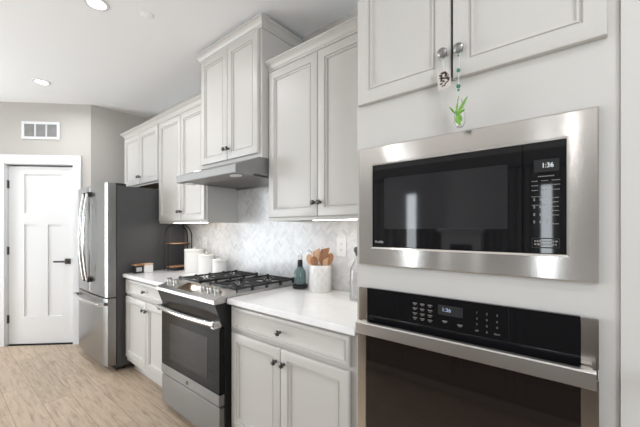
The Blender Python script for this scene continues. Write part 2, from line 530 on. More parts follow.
# ------------------------------------------------------------------ herringbone backsplash (tiles in one mesh on a grout bed)
def clip(poly, x0, x1, z0, z1):
    for ax, val, sg in ((0, x0, 1), (0, x1, -1), (1, z0, 1), (1, z1, -1)):
        out = []
        for i in range(len(poly)):
            a, b = poly[i - 1], poly[i]
            da, db = sg * (a[ax] - val), sg * (b[ax] - val)
            if (da >= 0) != (db >= 0):
                t = da / (da - db)
                out.append((a[0] + t * (b[0] - a[0]), a[1] + t * (b[1] - a[1])))
            if db >= 0: out.append(b)
        poly = out
        if len(poly) < 3: return []
    return poly
def backsplash():
    regs = [(XL + .002, XG, .915, 1.392), (XG, XR, .80, 1.682), (XR, XT0 - .002, .915, 1.392)]
    gb = MB()
    for r in regs: gb.box(r[0], r[1], -.0065, -.0005, r[2], r[3])
    base = struct(gb.build('backsplash', M['grout']))
    wd, n, gr = .0215, 3, .0018
    bm = bmesh.new()
    lay = bm.loops.layers.color.new('tint')
    X0, X1, Z0, Z1 = XL, XT0, .8, 1.69
    c, s = S45, S45
    cells = int(4.2 / wd)
    def put(x, y, lx, ly):
        q = [(x * wd + gr / 2, y * wd + gr / 2), ((x + lx) * wd - gr / 2, y * wd + gr / 2), ((x + lx) * wd - gr / 2, (y + ly) * wd - gr / 2), (x * wd + gr / 2, (y + ly) * wd - gr / 2)]
        q = [(c * u - s * v - 1.29, s * u + c * v + 1.2) for u, v in q]
        if max(p[0] for p in q) < X0 or min(p[0] for p in q) > X1 or max(p[1] for p in q) < Z0 or min(p[1] for p in q) > Z1: return
        t = random.choice([.90, .895, .885, .88, .865, .84]) + random.uniform(-.008, .008)
        for r in regs:
            pl = clip(q, *r)
            if len(pl) < 3: continue
            ar = sum(pl[i - 1][0] * pl[i][1] - pl[i][0] * pl[i - 1][1] for i in range(len(pl)))
            if abs(ar) < 1e-6: continue
            f = bm.faces.new([bm.verts.new((u, -.0085, v)) for u, v in pl])
            for L in f.loops: L[lay] = (t, t, t * 1.003, 1)
    H = cells // 2
    for y in range(-H, H):
        for x in range(-H, H):
            k = (x - y) % (2 * n)
            if k == 0: put(x, y, n, 1)
            elif k == 2 * n - 1: put(x, y, 1, n)
    bmesh.ops.recalc_face_normals(bm, faces=bm.faces[:])
    for f in bm.faces:
        if f.normal.y > 0: f.normal_flip()
    r = bmesh.ops.extrude_face_region(bm, geom=bm.faces[:])
    for v in r['geom']:
        if isinstance(v, bmesh.types.BMVert): pass
    me = bpy.data.meshes.new('tiles'); 
    # keep the front faces only at the front; the side walls reach back to the grout bed
    vs = [v for v in r['geom'] if isinstance(v, bmesh.types.BMVert)]
    bmesh.ops.translate(bm, vec=(0, .0, 0), verts=vs)
    fs = [f for f in r['geom'] if isinstance(f, bmesh.types.BMFace)]
    old = [v for v in bm.verts if v not in set(vs)]
    bmesh.ops.translate(bm, vec=(0, .0018, 0), verts=old)
    bm.to_mesh(me); bm.free()
    me.materials.append(M['tile'])
    o = bpy.data.objects.new('tiles', me); COL.objects.link(o); o.parent = base
backsplash()

# ------------------------------------------------------------------ cabinets
DOORP = [(0, .006), (.0025, .0015), (.006, .0), (.050, .0), (.0520, .0065), (.0570, .0070), (.0590, .0025), (.0640, .0040), (.0660, .0110), (.0720, .0125), (.0735, .0125)]
DRAWP = [(0, .006), (.0025, .0015), (.006, 0), (.0165, 0), (.0182, .0060), (.0225, .0064), (.0242, .0025), (.028, .0036), (.0297, .0085), (.034, .0095)]
def knob(parent, x, y, z, r=.0155, m='pewter'):
    k = MB().lathe([(.0085, 0), (.007, .004), (.0055, .012), (.009, .0165), (r * .93, .019), (r, .0225), (r * .9, .0275), (r * .55, .031), (0, .032)], (x, y, z), 'Y', 24)
    return k.build('knob', M[m], parent)
def front(parent, kind, x0, x1, z0, z1, yf, knobs, th=.019, m='pewter', kr=.0155):
    o = MB().panel(x0, x1, z0, z1, yf, th, DOORP if kind == 'door' else DRAWP).build(kind, M['cab'], parent, smooth=30)
    for kx, kz in knobs: knob(o, kx, yf, kz, kr, m)
    return o
def crown(parent, x0, x1, yf, z0, z1, yb=-.002, left=True, right=False):
    h = z1 - z0
    prof = [(.001, 0), (.006, 0), (.006, h * .22), (.010, h * .26), (.014, h * .45), (.026, h * .66), (.036, h * .78), (.036, h * .84), (.041, h * .86), (.041, h), (.001, h)]
    path = []
    if left: path.append(((x0, yb), (-1, 0)))
    path.append(((x0, yf), (-1 if left else 0, -1)))
    path.append(((x1, yf), (1 if right else 0, -1)))
    if right: path.append(((x1, yb), (1, 0)))
    loops = [[(p[0] + d[0] * o, p[1] + d[1] * o, z0 + z) for o, z in prof] for p, d in path]
    return MB().rings(loops).build('crown_moulding', M['cab'], parent, smooth=25)
def carcass(mb, x0, x1, y0, y1, z0, z1, t=.018, lip=.0):
    """box with a recessed underside"""
    mb.box(x0, x0 + t, y0, y1, z0, z1); mb.box(x1 - t, x1, y0, y1, z0, z1)
    mb.box(x0 + t, x1 - t, y0, y1, z0 + .022, z1)
    mb.box(x0 + t, x1 - t, y0, y0 + .019, z0, z0 + .022)
def wall_cabinet(name, label, x0, x1, yf, z0, z1, doors, dz, crown_z, knob_z, left, right, gap=.004):
    """yf is the face of the frame; the doors stand 2 cm proud"""
    t = thing(name, label, 'cabinet', ((x0 + x1) / 2, yf / 2, z0), 'painted wall cabinets')
    b = MB(); carcass(b, x0, x1, yf, -.0095 if z0 < 1.69 else -.002, z0, z1)
    b.build('body', M['cab'], t)
    yb = -.011
    MB().box(x0 + .02, x1 - .02, yf + .02, yb, z0 + .0195, z0 + .0215).build('underside', M['cab_inside'], t)
    (a, m, c) = doors
    front(t, 'door', a, m - gap / 2, dz[0], dz[1], yf - .020, [(m - .022, knob_z)])
    front(t, 'door', m + gap / 2, c, dz[0], dz[1], yf - .020, [(m + .022, knob_z)])
    crown(t, x0, x1, yf, crown_z[0], crown_z[1], left=left, right=right)
    return t
UB, UT = 1.388, 2.402
wall_cabinet('wall_cabinet', 'pale grey two-door wall cabinet over the white utensil crock, next to the oven cabinet', XR + .001, XT0 - .002, -.311, UB, UT + .04,
             (XR + .022, -.474, XT0 - .022), (UB + .022, 2.388), (UT, 2.462), 1.492, False, False)
wall_cabinet('wall_cabinet', 'tall pale grey wall cabinet mounted highest, just under the ceiling above the range hood', XG + .001, XR - .001, -.369, 1.818, 2.725,
             (XG + .030, -1.300, XR - .024), (1.848, 2.682), (2.690, 2.752), 1.926, True, True)
wall_cabinet('wall_cabinet', 'pale grey two-door wall cabinet left of the hood, above the white canisters', XL + .001, XG - .001, -.311, UB, UT + .04,
             (XL + .022, -2.118, XG - .022), (UB + .022, 2.388), (UT, 2.462), 1.492, False, False)
wall_cabinet('wall_cabinet', 'short pale grey two-door wall cabinet directly above the refrigerator', -3.495, XL - .001, -.311, 1.808, UT + .04,
             (-3.462, -3.026, XL - .012), (1.826, 2.388), (UT, 2.462), 1.905, True, False)

def base_cabinet(label, x0, x1, drawer, doors, knobs_z):
    t = thing('base_cabinet', label, 'cabinet', ((x0 + x1) / 2, -.3, 0), 'painted base cabinets')
    MB().box(x0 + .001, x1 - .001, -.611, -.010, .10, .8805).build('body', M['cab'], t)
    MB().box(x0 + .002, x1 - .002, -.548, -.02, 0, .0995).build('toe_kick', M['toe'], t)
    d0, d1 = drawer
    front(t, 'drawer', d0, d1, .732, .866, -.632, [((d0 + d1) / 2, .798)])
    a, m, c = doors
    front(t, 'door', a, m - .002, .142, .712, -.632, [(m - .030, .640)])
    front(t, 'door', m + .002, c, .142, .712, -.632, [(m + .030, .640)])
    return t
base_cabinet('pale grey base cabinet between the range and the oven cabinet', XR, XT0, (XR + .025, -.044), (XR + .025, -.474, -.044), .64)
base_cabinet('pale grey base cabinet between the refrigerator and the range', XL, XG, (XL + .018, XG - .018), (XL + .018, -2.118, XG - .018), .64)
def counter(label, x0, x1):
    o = MB().box(x0, x1, -.6465, -.0105, .8815, .914, .003).build('countertop', M['quartz'])
    return tag(o, label, 'countertop')
counter('white quartz countertop under the crock and bottle, right of the range', XR + .001, XT0 - .002)
counter('white quartz countertop under the canisters, left of the range', XL - .012, XG - .001)

# tall oven cabinet, built of panels round real openings
def oven_cabinet():
    t = thing('oven_cabinet', 'tall pale grey cabinet holding the microwave above the wall oven', 'cabinet', ((XT0 + XT1) / 2, -.3, 0))
    b = MB()
    b.box(XT0, XT0 + .018, -.612, -.002, .10, 2.44); b.box(XT1 - .018, XT1, -.612, -.002, .10, 2.44)
    b.box(XT0 + .018, XT1 - .018, -.014, -.002, .10, 2.44)
    for z in (.10, .352, 1.124, 1.690, 2.42): b.box(XT0 + .018, XT1 - .018, -.612, -.014, z, z + .018)
    b.build('body', M['cab'], t)
    f = MB()
    y0, y1 = -.632, -.6125
    f.box(XT0, .040, y0, y1, .10, 2.44); f.box(.752, XT1, y0, y1, .10, 2.44)
    for z0, z1 in ((.10, .395), (1.078, 1.215), (1.64, 1.865), (2.37, 2.44)): f.box(.040, .752, y0, y1, z0, z1)
    f.build('face_frame', M['cab'], t)
    MB().box(XT0 + .002, XT1 - .002, -.555, -.02, 0, .0995).build('toe_kick', M['toe'], t)
    front(t, 'door', .014, .3885, 1.847, 2.388, -.653, [(.370, 1.936)], m='knobnickel', kr=.0165)
    front(t, 'door', .3965, .7905, 1.847, 2.388, -.653, [(.422, 1.934)], m='knobnickel', kr=.0165)
    front(t, 'drawer', .014, .7905, .135, .338, -.653, [(.25, .236), (.55, .236)], m='knobnickel', kr=.0165)
    crown(t, XT0, XT1, -.632, UT, 2.462, left=True, right=False)
oven_cabinet()

# ------------------------------------------------------------------ refrigerator
def fridge():
    X0, X1 = -3.512, -2.603
    cx = (X0 + X1) / 2
    t = thing('refrigerator', 'stainless french door refrigerator with dark grey sides beside the pantry door', 'refrigerator', (cx, -.37, 0))
    MB().box(X0, X1, -.692, -.035, .045, 1.738, .004).build('body', M['greyside'], t)
    def slab(x0, x1, z0, z1):
        # front bowed about the centre of the whole appliance, rounded outer edges
        N = 14
        pts = []
        for i in range(N + 1):
            x = x0 + (x1 - x0) * i / N
            u = (x - cx) / ((X1 - X0) / 2)
            e = min(x - x0, x1 - x)
            rnd = .0
            y = -.772 - .016 * (1 - u * u)
            if i in (0, N): y += .008
            pts.append((x, y))
        poly = [(x0, -.697)] + pts + [(x1, -.697)]
        return MB().prism(poly, 2, z0, z1)
    for side in (-1, 1):
        a, b = (X0, cx - .002) if side < 0 else (cx + .002, X1)
        d = slab(a, b, .705, 1.757).build('door', M['steel_fridge'], t, smooth=40)
        hx = cx + side * .058
        p = []
        for k in range(13):
            u = k / 12
            p.append((hx, -.80 - .052 * math.sin(PI * (0.12 + .76 * u)) , .828 + .85 * u))
        h = MB().tube(p, .0125, 12, flat=1.3)
        h.build('handle', M['chrome'], d)
        for z in (.835, 1.672):
            MB().box(hx - .014, hx + .014, -.822, -.783, z - .022, z + .022, .003).build('handle_mount', M['black'], d)
    f = slab(X0, X1, .075, .693).build('freezer_drawer', M['steel_fridge'], t, smooth=40)
    p = []
    for k in range(15):
        u = k / 14
        x = X0 + .05 + (X1 - X0 - .10) * u
        p.append((x, -.800 - .045 * math.sin(PI * (.1 + .8 * u)), .640))
    MB().tube(p, .0135, 12).build('handle', M['chrome'], f)
    for x in (X0 + .06, X1 - .06):
        MB().box(x - .016, x + .016, -.826, -.778, .624, .656, .003).build('handle_mount', M['chrome'], f)
    MB().box(X0 + .01, X1 - .01, -.700, -.645, .02, .0445, .003).build('toe_grille', M['black'], t)
    for sx in (X0 + .03, X1 - .09):
        MB().box(sx, sx + .06, -.76, -.66, 1.7385, 1.7575 if False else 1.772, .004).build('hinge_cover', M['black'], t) if False else MB().box(sx, sx + .06, -.695, -.60, 1.7385, 1.765, .004).build('hinge_cover', M['black'], t)
    for sx in (X0 + .05, X1 - .09):
        for sy in (-.62, -.10):
            MB().lathe([(.02, 0), (.02, .0445)], (sx + .02, sy, 0), n=14).build('foot', M['black'], t)
    # small badge on the right door
fridge()

# ------------------------------------------------------------------ range
def gas_range():
    X0, X1 = XG + .004, XR - .004
    cx = (X0 + X1) / 2
    t = thing('range', 'slide-in stainless gas range with black oven door and cast iron grates', 'stove', (cx, -.35, 0))
    MB().box(X0 + .002, X1 - .002, -.655, -.03, .045, .900).build('body', M['black'], t)
    MB().box(X0, X1, -.575, -.012, .9005, .928, .003).build('cooktop', M['steel_top'], t)
    # sloped control panel with a turned-down front lip
    prof = [(-.574, .902), (-.574, .948), (-.588, .951), (-.722, .915), (-.730, .909), (-.730, .890), (-.724, .886), (-.66, .886)]
    cp = MB().prism(prof, 0, X0, X1, .0015).build('control_panel', M['steel_top'], t)
    slope = math.atan2(.951 - .915, -.588 + .722)
    def on_panel(x, v, h=0):
        # v: distance down the slope from its back edge
        return Vector((x, -.588 - v * math.cos(slope) - h * math.sin(slope), .951 - v * math.sin(slope) + h * math.cos(slope)))
    R = Matrix.Rotation(slope, 4, 'X')
    for x in (X0 + .065, X0 + .155, X1 - .235, X1 - .155, X1 - .075):
        k = MB().lathe([(.025, .0005), (.025, .006), (.0195, .008), (.0185, .030), (.016, .034), (0, .0345)], on_panel(x, .070), R, 26)
        ko = k.build('knob', M['satin'], cp)
        gm = MB().box(-.0035, .0035, -.018, .018, .034, .041, .0015).xform(Matrix.Translation(on_panel(x, .070)) @ R)
        gm.build('knob_grip', M['satin'], ko)
    c0, c1 = X0 + .235, X1 - .30
    dsp = MB().box(c0, c1, -.052, .052, .0003, .0015).xform(Matrix.Translation(on_panel((c0 + c1) / 2 * 0, .070)) @ R)
    dsp.build('display', M['glossbrown'], cp)
    MB().prism([(-.724, .8855), (-.655, .8855), (-.655, .745), (-.672, .745)], 0, X0 + .002, X1 - .002).build('vent_trim', M['black'], t)
    # oven door
    d = MB().box(X0, X1, -.692, -.657, .336, .740, .003).build('oven_door', M['rangeglass'], t)
    MB().box(X0, X1, -.694, -.657, .268, .3355, .003).build('bottom_rail', M['steel'], d)
    MB().box(X0 + .13, X1 - .13, -.6932, -.6925, .40, .66).build('door_window', M['rangewindow'], d)
    # badge
    MB().lathe([(.014, 0), (.014, .0015), (.012, .002), (.0115, .0012), (0, .0012)], (cx, -.6945, .302), 'Y', 24).build('badge', M['nickel'], d)
    p = []
    for k in range(17):
        u = k / 16
        p.append((X0 + .012 + (X1 - X0 - .024) * u, -.722 - .022 * math.sin(PI * u), .766))
    MB().tube(p, .0165, 12, flat=.95).build('handle', M['chrome'], d)
    for x in (X0 + .022, X1 - .022):
        MB().box(x - .016, x + .016, -.730, -.672, .741, .783, .004).build('handle_bracket', M['chrome'], d)
    MB().box(X0, X1, -.690, -.657, .048, .258, .004).build('storage_drawer', M['steel'], t)
    for x in (X0 + .05, X1 - .05):
        for y in (-.60, -.1):
            MB().lathe([(.018, 0), (.018, .0445)], (x, y, 0), n=12).build('foot', M['black'], t)
    # burners and grates
    for gx0, gx1 in ((X0 + .022, cx - .070), (cx + .070, X1 - .022)):
        gxc = (gx0 + gx1) / 2
        for by in (-.175, -.43):
            bn = MB().lathe([(.046, 0), (.046, .006), (.034, .008), (.034, .014), (.03, .017), (0, .017)], (gxc, by, .9285), n=28)
            bn.build('burner', M['black'], t)
        gr = MB()
        y0, y1, zt, zb = -.560, -.045, .962, .948
        r = .0075
        for x in (gx0, gx1): gr.box(x - r, x + r, y0 - r, y1 + r, zb, zt, .003)
        for y in (y0, -.305, y1): gr.box(gx0, gx1, y - r, y + r, zb, zt, .003)
        for by in (-.175, -.43):
            for k in range(8):
                a = PI / 8 + k * PI / 4
                ex, ey = gxc + .20 * math.cos(a), by + .20 * math.sin(a)
                ex = min(max(ex, gx0), gx1); ey = min(max(ey, by - .125), by + .125)
                gr.tube([(gxc + .030 * math.cos(a), by + .030 * math.sin(a), zt - .005), (ex, ey, zt - .006)], .006, 6)
        for y in (y0, -.43, -.305, -.175, y1):
            for x in (gx0, gx1):
                gr.box(x - r, x + r, y - r, y + r, .9285, zb + .001)
                gr.box(x - r * 1.1, x + r * 1.1, y - .011, y + .011, zb, zt + .006, .003)
        gr.build('grate', M['iron'], t)
gas_range()

# ------------------------------------------------------------------ range hood
def hood():
    X0, X1 = XG + .003, XR - .003
    t = thing('range_hood', 'stainless under-cabinet range hood above the gas range', 'hood', ((X0 + X1) / 2, -.28, 1.686))
    prof = [(-.577, 1.688), (-.580, 1.692), (-.580, 1.738), (-.574, 1.744), (-.412, 1.806), (-.392, 1.8165), (-.012, 1.8165), (-.012, 1.686), (-.03, 1.686), (-.03, 1.70), (-.44, 1.70), (-.44, 1.687)]
    MB().prism(prof, 0, X0, X1).build('shell', M['steel_hood'], t)
    MB().box(X0 + .03, X1 - .03, -.425, -.06, 1.691, 1.699).build('filter', M['shelfback'], t)
    for x in (X1 - .085, X0 + .085):
        MB().lathe([(.040, 0), (.040, .006), (.030, .008), (0, .008)], (x, -.515, 1.6865 - .007), n=28, sx=1.2, sy=.8).build('light_lens', M['plate'], t)
    s = math.atan2(1.806 - 1.744, .574 - .412)
    R = Matrix.Translation((X0 + .235, -.520, 1.7655)) @ Matrix.Rotation(s, 4, 'X')
    c = MB()
    for a, b, e, f in ((-.055, .055, .017, .021), (-.055, .055, -.021, -.017), (-.055, -.050, -.017, .017), (.050, .055, -.017, .017)): c.box(a, b, e, f, -.0005, .003)
    c.xform(R); c.build('control_frame', M['chrome'], t)
    for k in (-.024, .024):
        MB().box(k - .017, k + .017, -.011, .011, -.0005, .004, .001).xform(R).build('rocker_switch', M['black'], t)
hood()

# ------------------------------------------------------------------ built-in microwave
def microwave():
    x0, x1, z0, z1 = .019, .773, 1.189, 1.664
    gx0, gx1, gz0, gz1 = .083, .705, 1.262, 1.590
    sp = .5995
    t = thing('microwave', 'built-in microwave with black glass door in a wide brushed steel trim frame', 'microwave', ((x0 + x1) / 2, -.4, 1.25))
    MB().box(gx0 - .005, gx1 + .005, -.630, -.20, 1.250, 1.600).build('body', M['black'], t)
    prof = [(0, .0), (0, -.014), (.003, -.0165), (.058, -.0165), (.0635, -.0145), (.0635, -.004)]
    yb = -.6335
    L = []
    for ins, d in prof:
        fx0 = x0 + ins * (gx0 - x0) / .0635; fx1 = x1 - ins * (x1 - gx1) / .0635
        fz0 = z0 + ins * (gz0 - z0) / .0635; fz1 = z1 - ins * (z1 - gz1) / .0635
        L.append([(fx0, yb + d, fz0), (fx1, yb + d, fz0), (fx1, yb + d, fz1), (fx0, yb + d, fz1)])
    L.append(L[0])
    MB().rings(L, False, False).build('trim_frame', M['steel_trim'], t, smooth=4)
    yf = -.6455
    d = MB().box(gx0 + .002, sp - .001, yf, -.631, gz0 + .002, gz1 - .002, .0015).build('door', M['blackglass'], t)
    MB().box(.135, .560, yf - .0003, yf + .001, 1.335, 1.535).build('window_screen', M['screenglass'], d)
    text('brand_text', 'Profile', .014, (.112, yf - .0003, 1.283), M['print'], d)
    c = MB().box(sp + .001, gx1 - .002, yf, -.631, gz0 + .002, gz1 - .002, .0015).build('control_panel', M['blackglass'], t)
    sc = MB().box(.628, .688, yf - .0004, yf + .001, 1.502, 1.538).build('display', M['dark'], c)
    text('clock_digits', '1:36', .020, (.661, yf - .0006, 1.520), M['digits'], sc, sx=.85)
    rnd = random.Random(3)
    lines = MB()
    def strip(xa, xb, z, h=.0022):
        x = xa
        while x < xb:
            l = rnd.uniform(.0025, .006)
            lines.box(x, min(x + l, xb), yf - .0003, yf + .0005, z - h / 2, z + h / 2)
            x += l + .0012
    strip(.638, .676, 1.489, .003)
    for z in (1.476, 1.463, 1.449): 
        for xa, xb in ((.622, .638), (.646, .663), (.671, .690)): strip(xa, xb, z)
    for z in (1.425, 1.413, 1.400, 1.388, 1.375, 1.350): strip(.671, .687, z)
    for z in (1.43, 1.405): strip(.622, .655, z)
    lines.build('panel_lettering', M['print_dim'], c)
    pad = MB()
    for r in range(4):
        for k in range(3):
            xx, zz = .627 + k * .015, 1.418 - r * .022
            for (a, b, e, f) in ((0, .0035, .006, .0075), (0, .0035, 0, .0015), (0, .001, 0, .0075), (.0025, .0035, 0, .0075)):
                pad.box(xx + a, xx + b, yf - .0003, yf + .0005, zz + e, zz + f)
    pad.build('keypad_digits', M['print'], c)
    ob = MB()
    for a, b, e, f in ((.622, .690, 1.306, 1.309), (.622, .690, 1.279, 1.282), (.622, .625, 1.282, 1.306), (.687, .690, 1.282, 1.306)): ob.box(a, b, yf - .0012, yf + .0005, e, f)
    bt = ob.build('open_button', M['dark'], c)
    l2 = MB()
    for z in (1.299, 1.290):
        x = .629
        while x < .684:
            w_ = rnd.uniform(.003, .008); l2.box(x, min(x + w_, .685), yf - .0003, yf + .0005, z - .0025, z + .0025); x += w_ + .002
    l2.build('button_lettering', M['print_dim'], bt)
microwave()

# ------------------------------------------------------------------ wall oven
def wall_oven():
    x0, x1 = .021, .773
    t = thing('wall_oven', 'built-in black glass wall oven with steel bar handle below the microwave', 'oven', ((x0 + x1) / 2, -.4, .40))
    MB().box(.046, .746, -.630, -.06, .400, 1.070).build('body', M['black'], t)
    zt, zp = 1.0945, .956
    # control panel: steel end caps either side of black glass
    cp = MB().box(.0605, .7355, -.6515, -.634, zp, zt, .0015).build('control_panel', M['blackglass'], t)
    for a, b in ((x0, .0600), (.7360, x1)):
        MB().box(a, b, -.6535, -.634, zp + .002, zt, .002).build('end_cap', M['steel_trim'], t)
    yf = -.6515
    dsp = MB().box(.347, .430, yf - .0004, yf + .001, 1.036, 1.070).build('display', M['dark'], cp)
    text('clock_digits', '1:36', .018, (.376, yf - .0006, 1.054), M['digits_blue'], dsp)
    rnd = random.Random(11)
    m = MB()
    for x in (.255, .283, .311):
        for z in (1.062, 1.044, 1.026, 1.009):
            xx = x
            while xx < x + .015:
                w_ = rnd.uniform(.002, .005); m.box(xx, min(xx + w_, x + .016), yf - .0003, yf + .0005, z - .002, z + .002); xx += w_ + .001
            m.box(x + .003, x + .012, yf - .0003, yf + .0005, z - .0065, z - .0045)
    for x, z in ((.362, 1.015), (.412, 1.011)): m.box(x, x + .017, yf - .0003, yf + .0005, z - .002, z + .002); m.box(x + .004, x + .013, yf - .0003, yf + .0005, z - .006, z - .004)
    m.build('panel_lettering', M['print_dim'], cp)
    for r in range(4):
        for k in range(3):
            s = [['1', '2', '3'], ['4', '5', '6'], ['7', '8', '9'], ['off', '0', 'start']][r][k]
            text('keypad_digit', s, .0095, (.473 + k * .0295, yf - .0003, 1.062 - r * .0195), M['print_dim'], cp)
    for sx in (.272, .563):
        MB().box(sx, sx + .0006, yf - .0004, yf + .0005, zp + .004, zt - .002).build('panel_seam', M['dark'], cp)
    MB().box(x0 + .002, x1 - .002, -.645, -.634, .936, .9545).build('vent_gap', M['dark'], t)
    # door
    d = MB().box(.0605, .7355, -.660, -.634, .418, .934, .002).build('oven_door', M['ovenglass'], t)
    for a, b in ((x0, .0600), (.7360, x1)):
        MB().box(a, b, -.662, -.634, .418, .934, .002).build('door_stile', M['steel_trim'], d)
    MB().box(x0, x1, -.662, -.634, .376, .4175, .002).build('bottom_trim', M['steel_trim'], t)
    h = MB()
    prof = []
    zc, hh = .946, .0245
    pl = [(-.694, zc - hh), (-.708, zc - hh + .001), (-.712, zc - hh + .005), (-.712, zc + hh - .005), (-.708, zc + hh - .001), (-.694, zc + hh), (-.690, zc + hh - .004), (-.690, zc - hh + .004)]
    h.prism(pl, 0, x0 + .022, x1 - .006).build('handle', M['steel_handle'], d)
    for x in (x0 + .040, x1 - .026):
        MB().box(x - .013, x + .013, -.691, -.6605, .926, .966, .002).build('handle_mount', M['black'] if False else M['steel_trim'], d)
wall_oven()

# ------------------------------------------------------------------ things hanging from the oven cabinet knobs
def hanging_tag():
    x, y, z = .370, -.677, 1.918
    t = thing('hanging_tag', 'cream card tag with dark floral print hanging from the left cabinet knob', 'tag', (x, y, 1.80))
    MB().tube([(x + .001, -.664, 1.945), (x + .0085, -.664, 1.931), (x + .006, -.678, 1.905), (x + .007, -.678, 1.875)], .0008, 6).build('string', M['cord'], t)
    MB().tube([(x - .001, -.664, 1.945), (x - .0085, -.664, 1.931), (x + .002, -.6785, 1.905), (x + .0065, -.6785, 1.875)], .0008, 6).build('string', M['cord'], t)
    R = Matrix.Translation((x + .006, -.678, 1.843)) @ Matrix.Rotation(-.10, 4, 'Y')
    c = MB().box(-.0215, .0215, -.0008, .0008, -.034, .034, .0004).xform(R).build('card', M['paper'], t)
    rnd = random.Random(5)
    b = MB()
    for k in range(46):
        a = rnd.uniform(0, 2 * PI); q = rnd.uniform(0, 1) ** .6
        px, pz = q * .0165 * math.cos(a), q * .024 * math.sin(a)
        b.box(px - rnd.uniform(.0015, .005), px + rnd.uniform(.0015, .005), -.0014, -.0007, pz - rnd.uniform(.001, .003), pz + rnd.uniform(.001, .003))
    b.xform(R).build('floral_print', M['ink'], c)
hanging_tag()
def ornament():
    x, y = .427, -.690
    t = thing('hanging_ornament', 'beaded glass ornament with a green sprig hanging from the right cabinet knob', 'ornament', (x, y, 1.66))
    MB().tube([(.4135, -.664, 1.930), (.422, -.664, 1.943), (.4305, -.664, 1.930), (x + .003, y, 1.90), (x, y, 1.80), (x, y, 1.768)], .0010, 6).build('cord', M['cord'], t)
    for z, r in ((1.900, .003), (1.852, .0065), (1.800, .0070), (1.788, .004)):
        MB().lathe([(0, -r), (r * .7, -r * .7), (r, 0), (r * .7, r * .7), (0, r)], (x, y, z), n=16).build('bead', M['bead'], t)
    MB().lathe([(0, -.052), (.010, -.050), (.0165, -.036), (.0165, -.012), (.011, .012), (.007, .030), (.0075, .040), (.0062, .040), (.0058, .030), (.0098, .012), (.0152, -.012), (.0152, -.036), (.009, -.0485), (0, -.0505)], (x + .004, y, 1.716), n=22).build('glass_drop', M['clear'], t)
    def leaf(bx, bz, L, W, ang, yaw, name='leaf'):
        N = 8; mb = MB(); top = []; bot = []
        lo = []
        for i in range(N + 1):
            u = i / N
            hw = W * math.sin(PI * min(1, u * .93 + .05)) ** .8 / 2
            cx_ = L * u; cz = .12 * L * math.sin(PI * u)
            lo.append([(cx_, -.001, -hw), (cx_, -.003 - cz * .2, 0), (cx_, -.001, hw), (cx_, .0005 - cz * .2, 0)])
        mb.rings(lo)
        mb.xform(Matrix.Translation((bx, y - .020, bz)) @ Matrix.Rotation(yaw, 4, 'Z') @ Matrix.Rotation(-ang, 4, 'Y'))
        return mb.build(name, M['leaf'], t, smooth=60)
    leaf(x + .001, 1.700, .062, .011, 1.02, 0)
    leaf(x + .000, 1.702, .040, .007, 1.50, 0)
    leaf(x - .002, 1.704, .036, .006, 2.2, 0)
    leaf(x + .003, 1.706, .040, .022, -1.40, 0)
    leaf(x + .002, 1.704, .026, .009, .35, 0)
    MB().tube([(x + .002, y - .019, 1.69), (x + .001, y - .019, 1.712), (x, y, 1.768)], .0012, 6).build('stem', M['leaf'], t)
ornament()

# ------------------------------------------------------------------ lights in the room
def recessed_light(x, y, label):
    t = thing('recessed_light', label, 'ceiling light', (x, y, CEIL), 'recessed ceiling lights')
    MB().lathe([(.050, -.0055), (.057, -.0075), (.070, -.005), (.072, -.0005), (.050, -.0005)], (x, y, CEIL), n=40, loop=True).build('trim_ring', M['white'], t)
    MB().lathe([(0, -.0052), (.0485, -.0050), (.0495, -.0045), (.0495, -.001), (0, -.001)], (x, y, CEIL), n=40).build('lens', M['lens'], t)
    l = area('lamp_light', (0, 0, -.012), (0, 0, 0), .095, .095, LAMP_W, (.97, .98, 1.0), 'DISK', math.radians(165))
    l.parent = t
    return t
recessed_light(-1.66, -1.113, 'bright recessed ceiling light nearer the camera, above the range aisle')
recessed_light(-3.36, -1.10, 'bright recessed ceiling light farther away, in front of the pantry door')
for x, y, s in ((1.25, -1.5, 'right of the oven cabinet'), (-3.4, -3.3, 'in the rear left row'), (-1.2, -3.3, 'in the rear middle row'), (1.0, -3.3, 'in the rear right row'), (-2.2, -5.3, 'near the left rear window'), (.6, -5.3, 'near the right rear window')):
    recessed_light(x, y, 'recessed ceiling light ' + s)
cp = MB().lathe([(0, -.005), (.036, -.005), (.040, -.003), (.040, -.0005), (0, -.0005)], (-1.53, -.86, CEIL), n=32).build('sprinkler_cover', M['ceiling'])
tag(cp, 'small round flush white cover plate on the ceiling above the tall cabinets', 'ceiling plate')
def light_bar(x0, x1, label):
    t = thing('light_bar', label, 'light', ((x0 + x1) / 2, -.25, UB), 'under-cabinet light bars')
    zt = UB + .019
    MB().box(x0, x1, -.285, -.245, zt - .012, zt, .001).build('housing', M['plate'], t)
    MB().box(x0 + .004, x1 - .004, -.282, -.248, zt - .020, zt - .0125, .002).build('diffuser', M['bar'], t)
light_bar(-.56, -.022, 'glowing light bar under the right wall cabinet, above the utensil crock')
light_bar(-2.35, -1.78, 'glowing light bar under the left wall cabinet, above the white canisters')

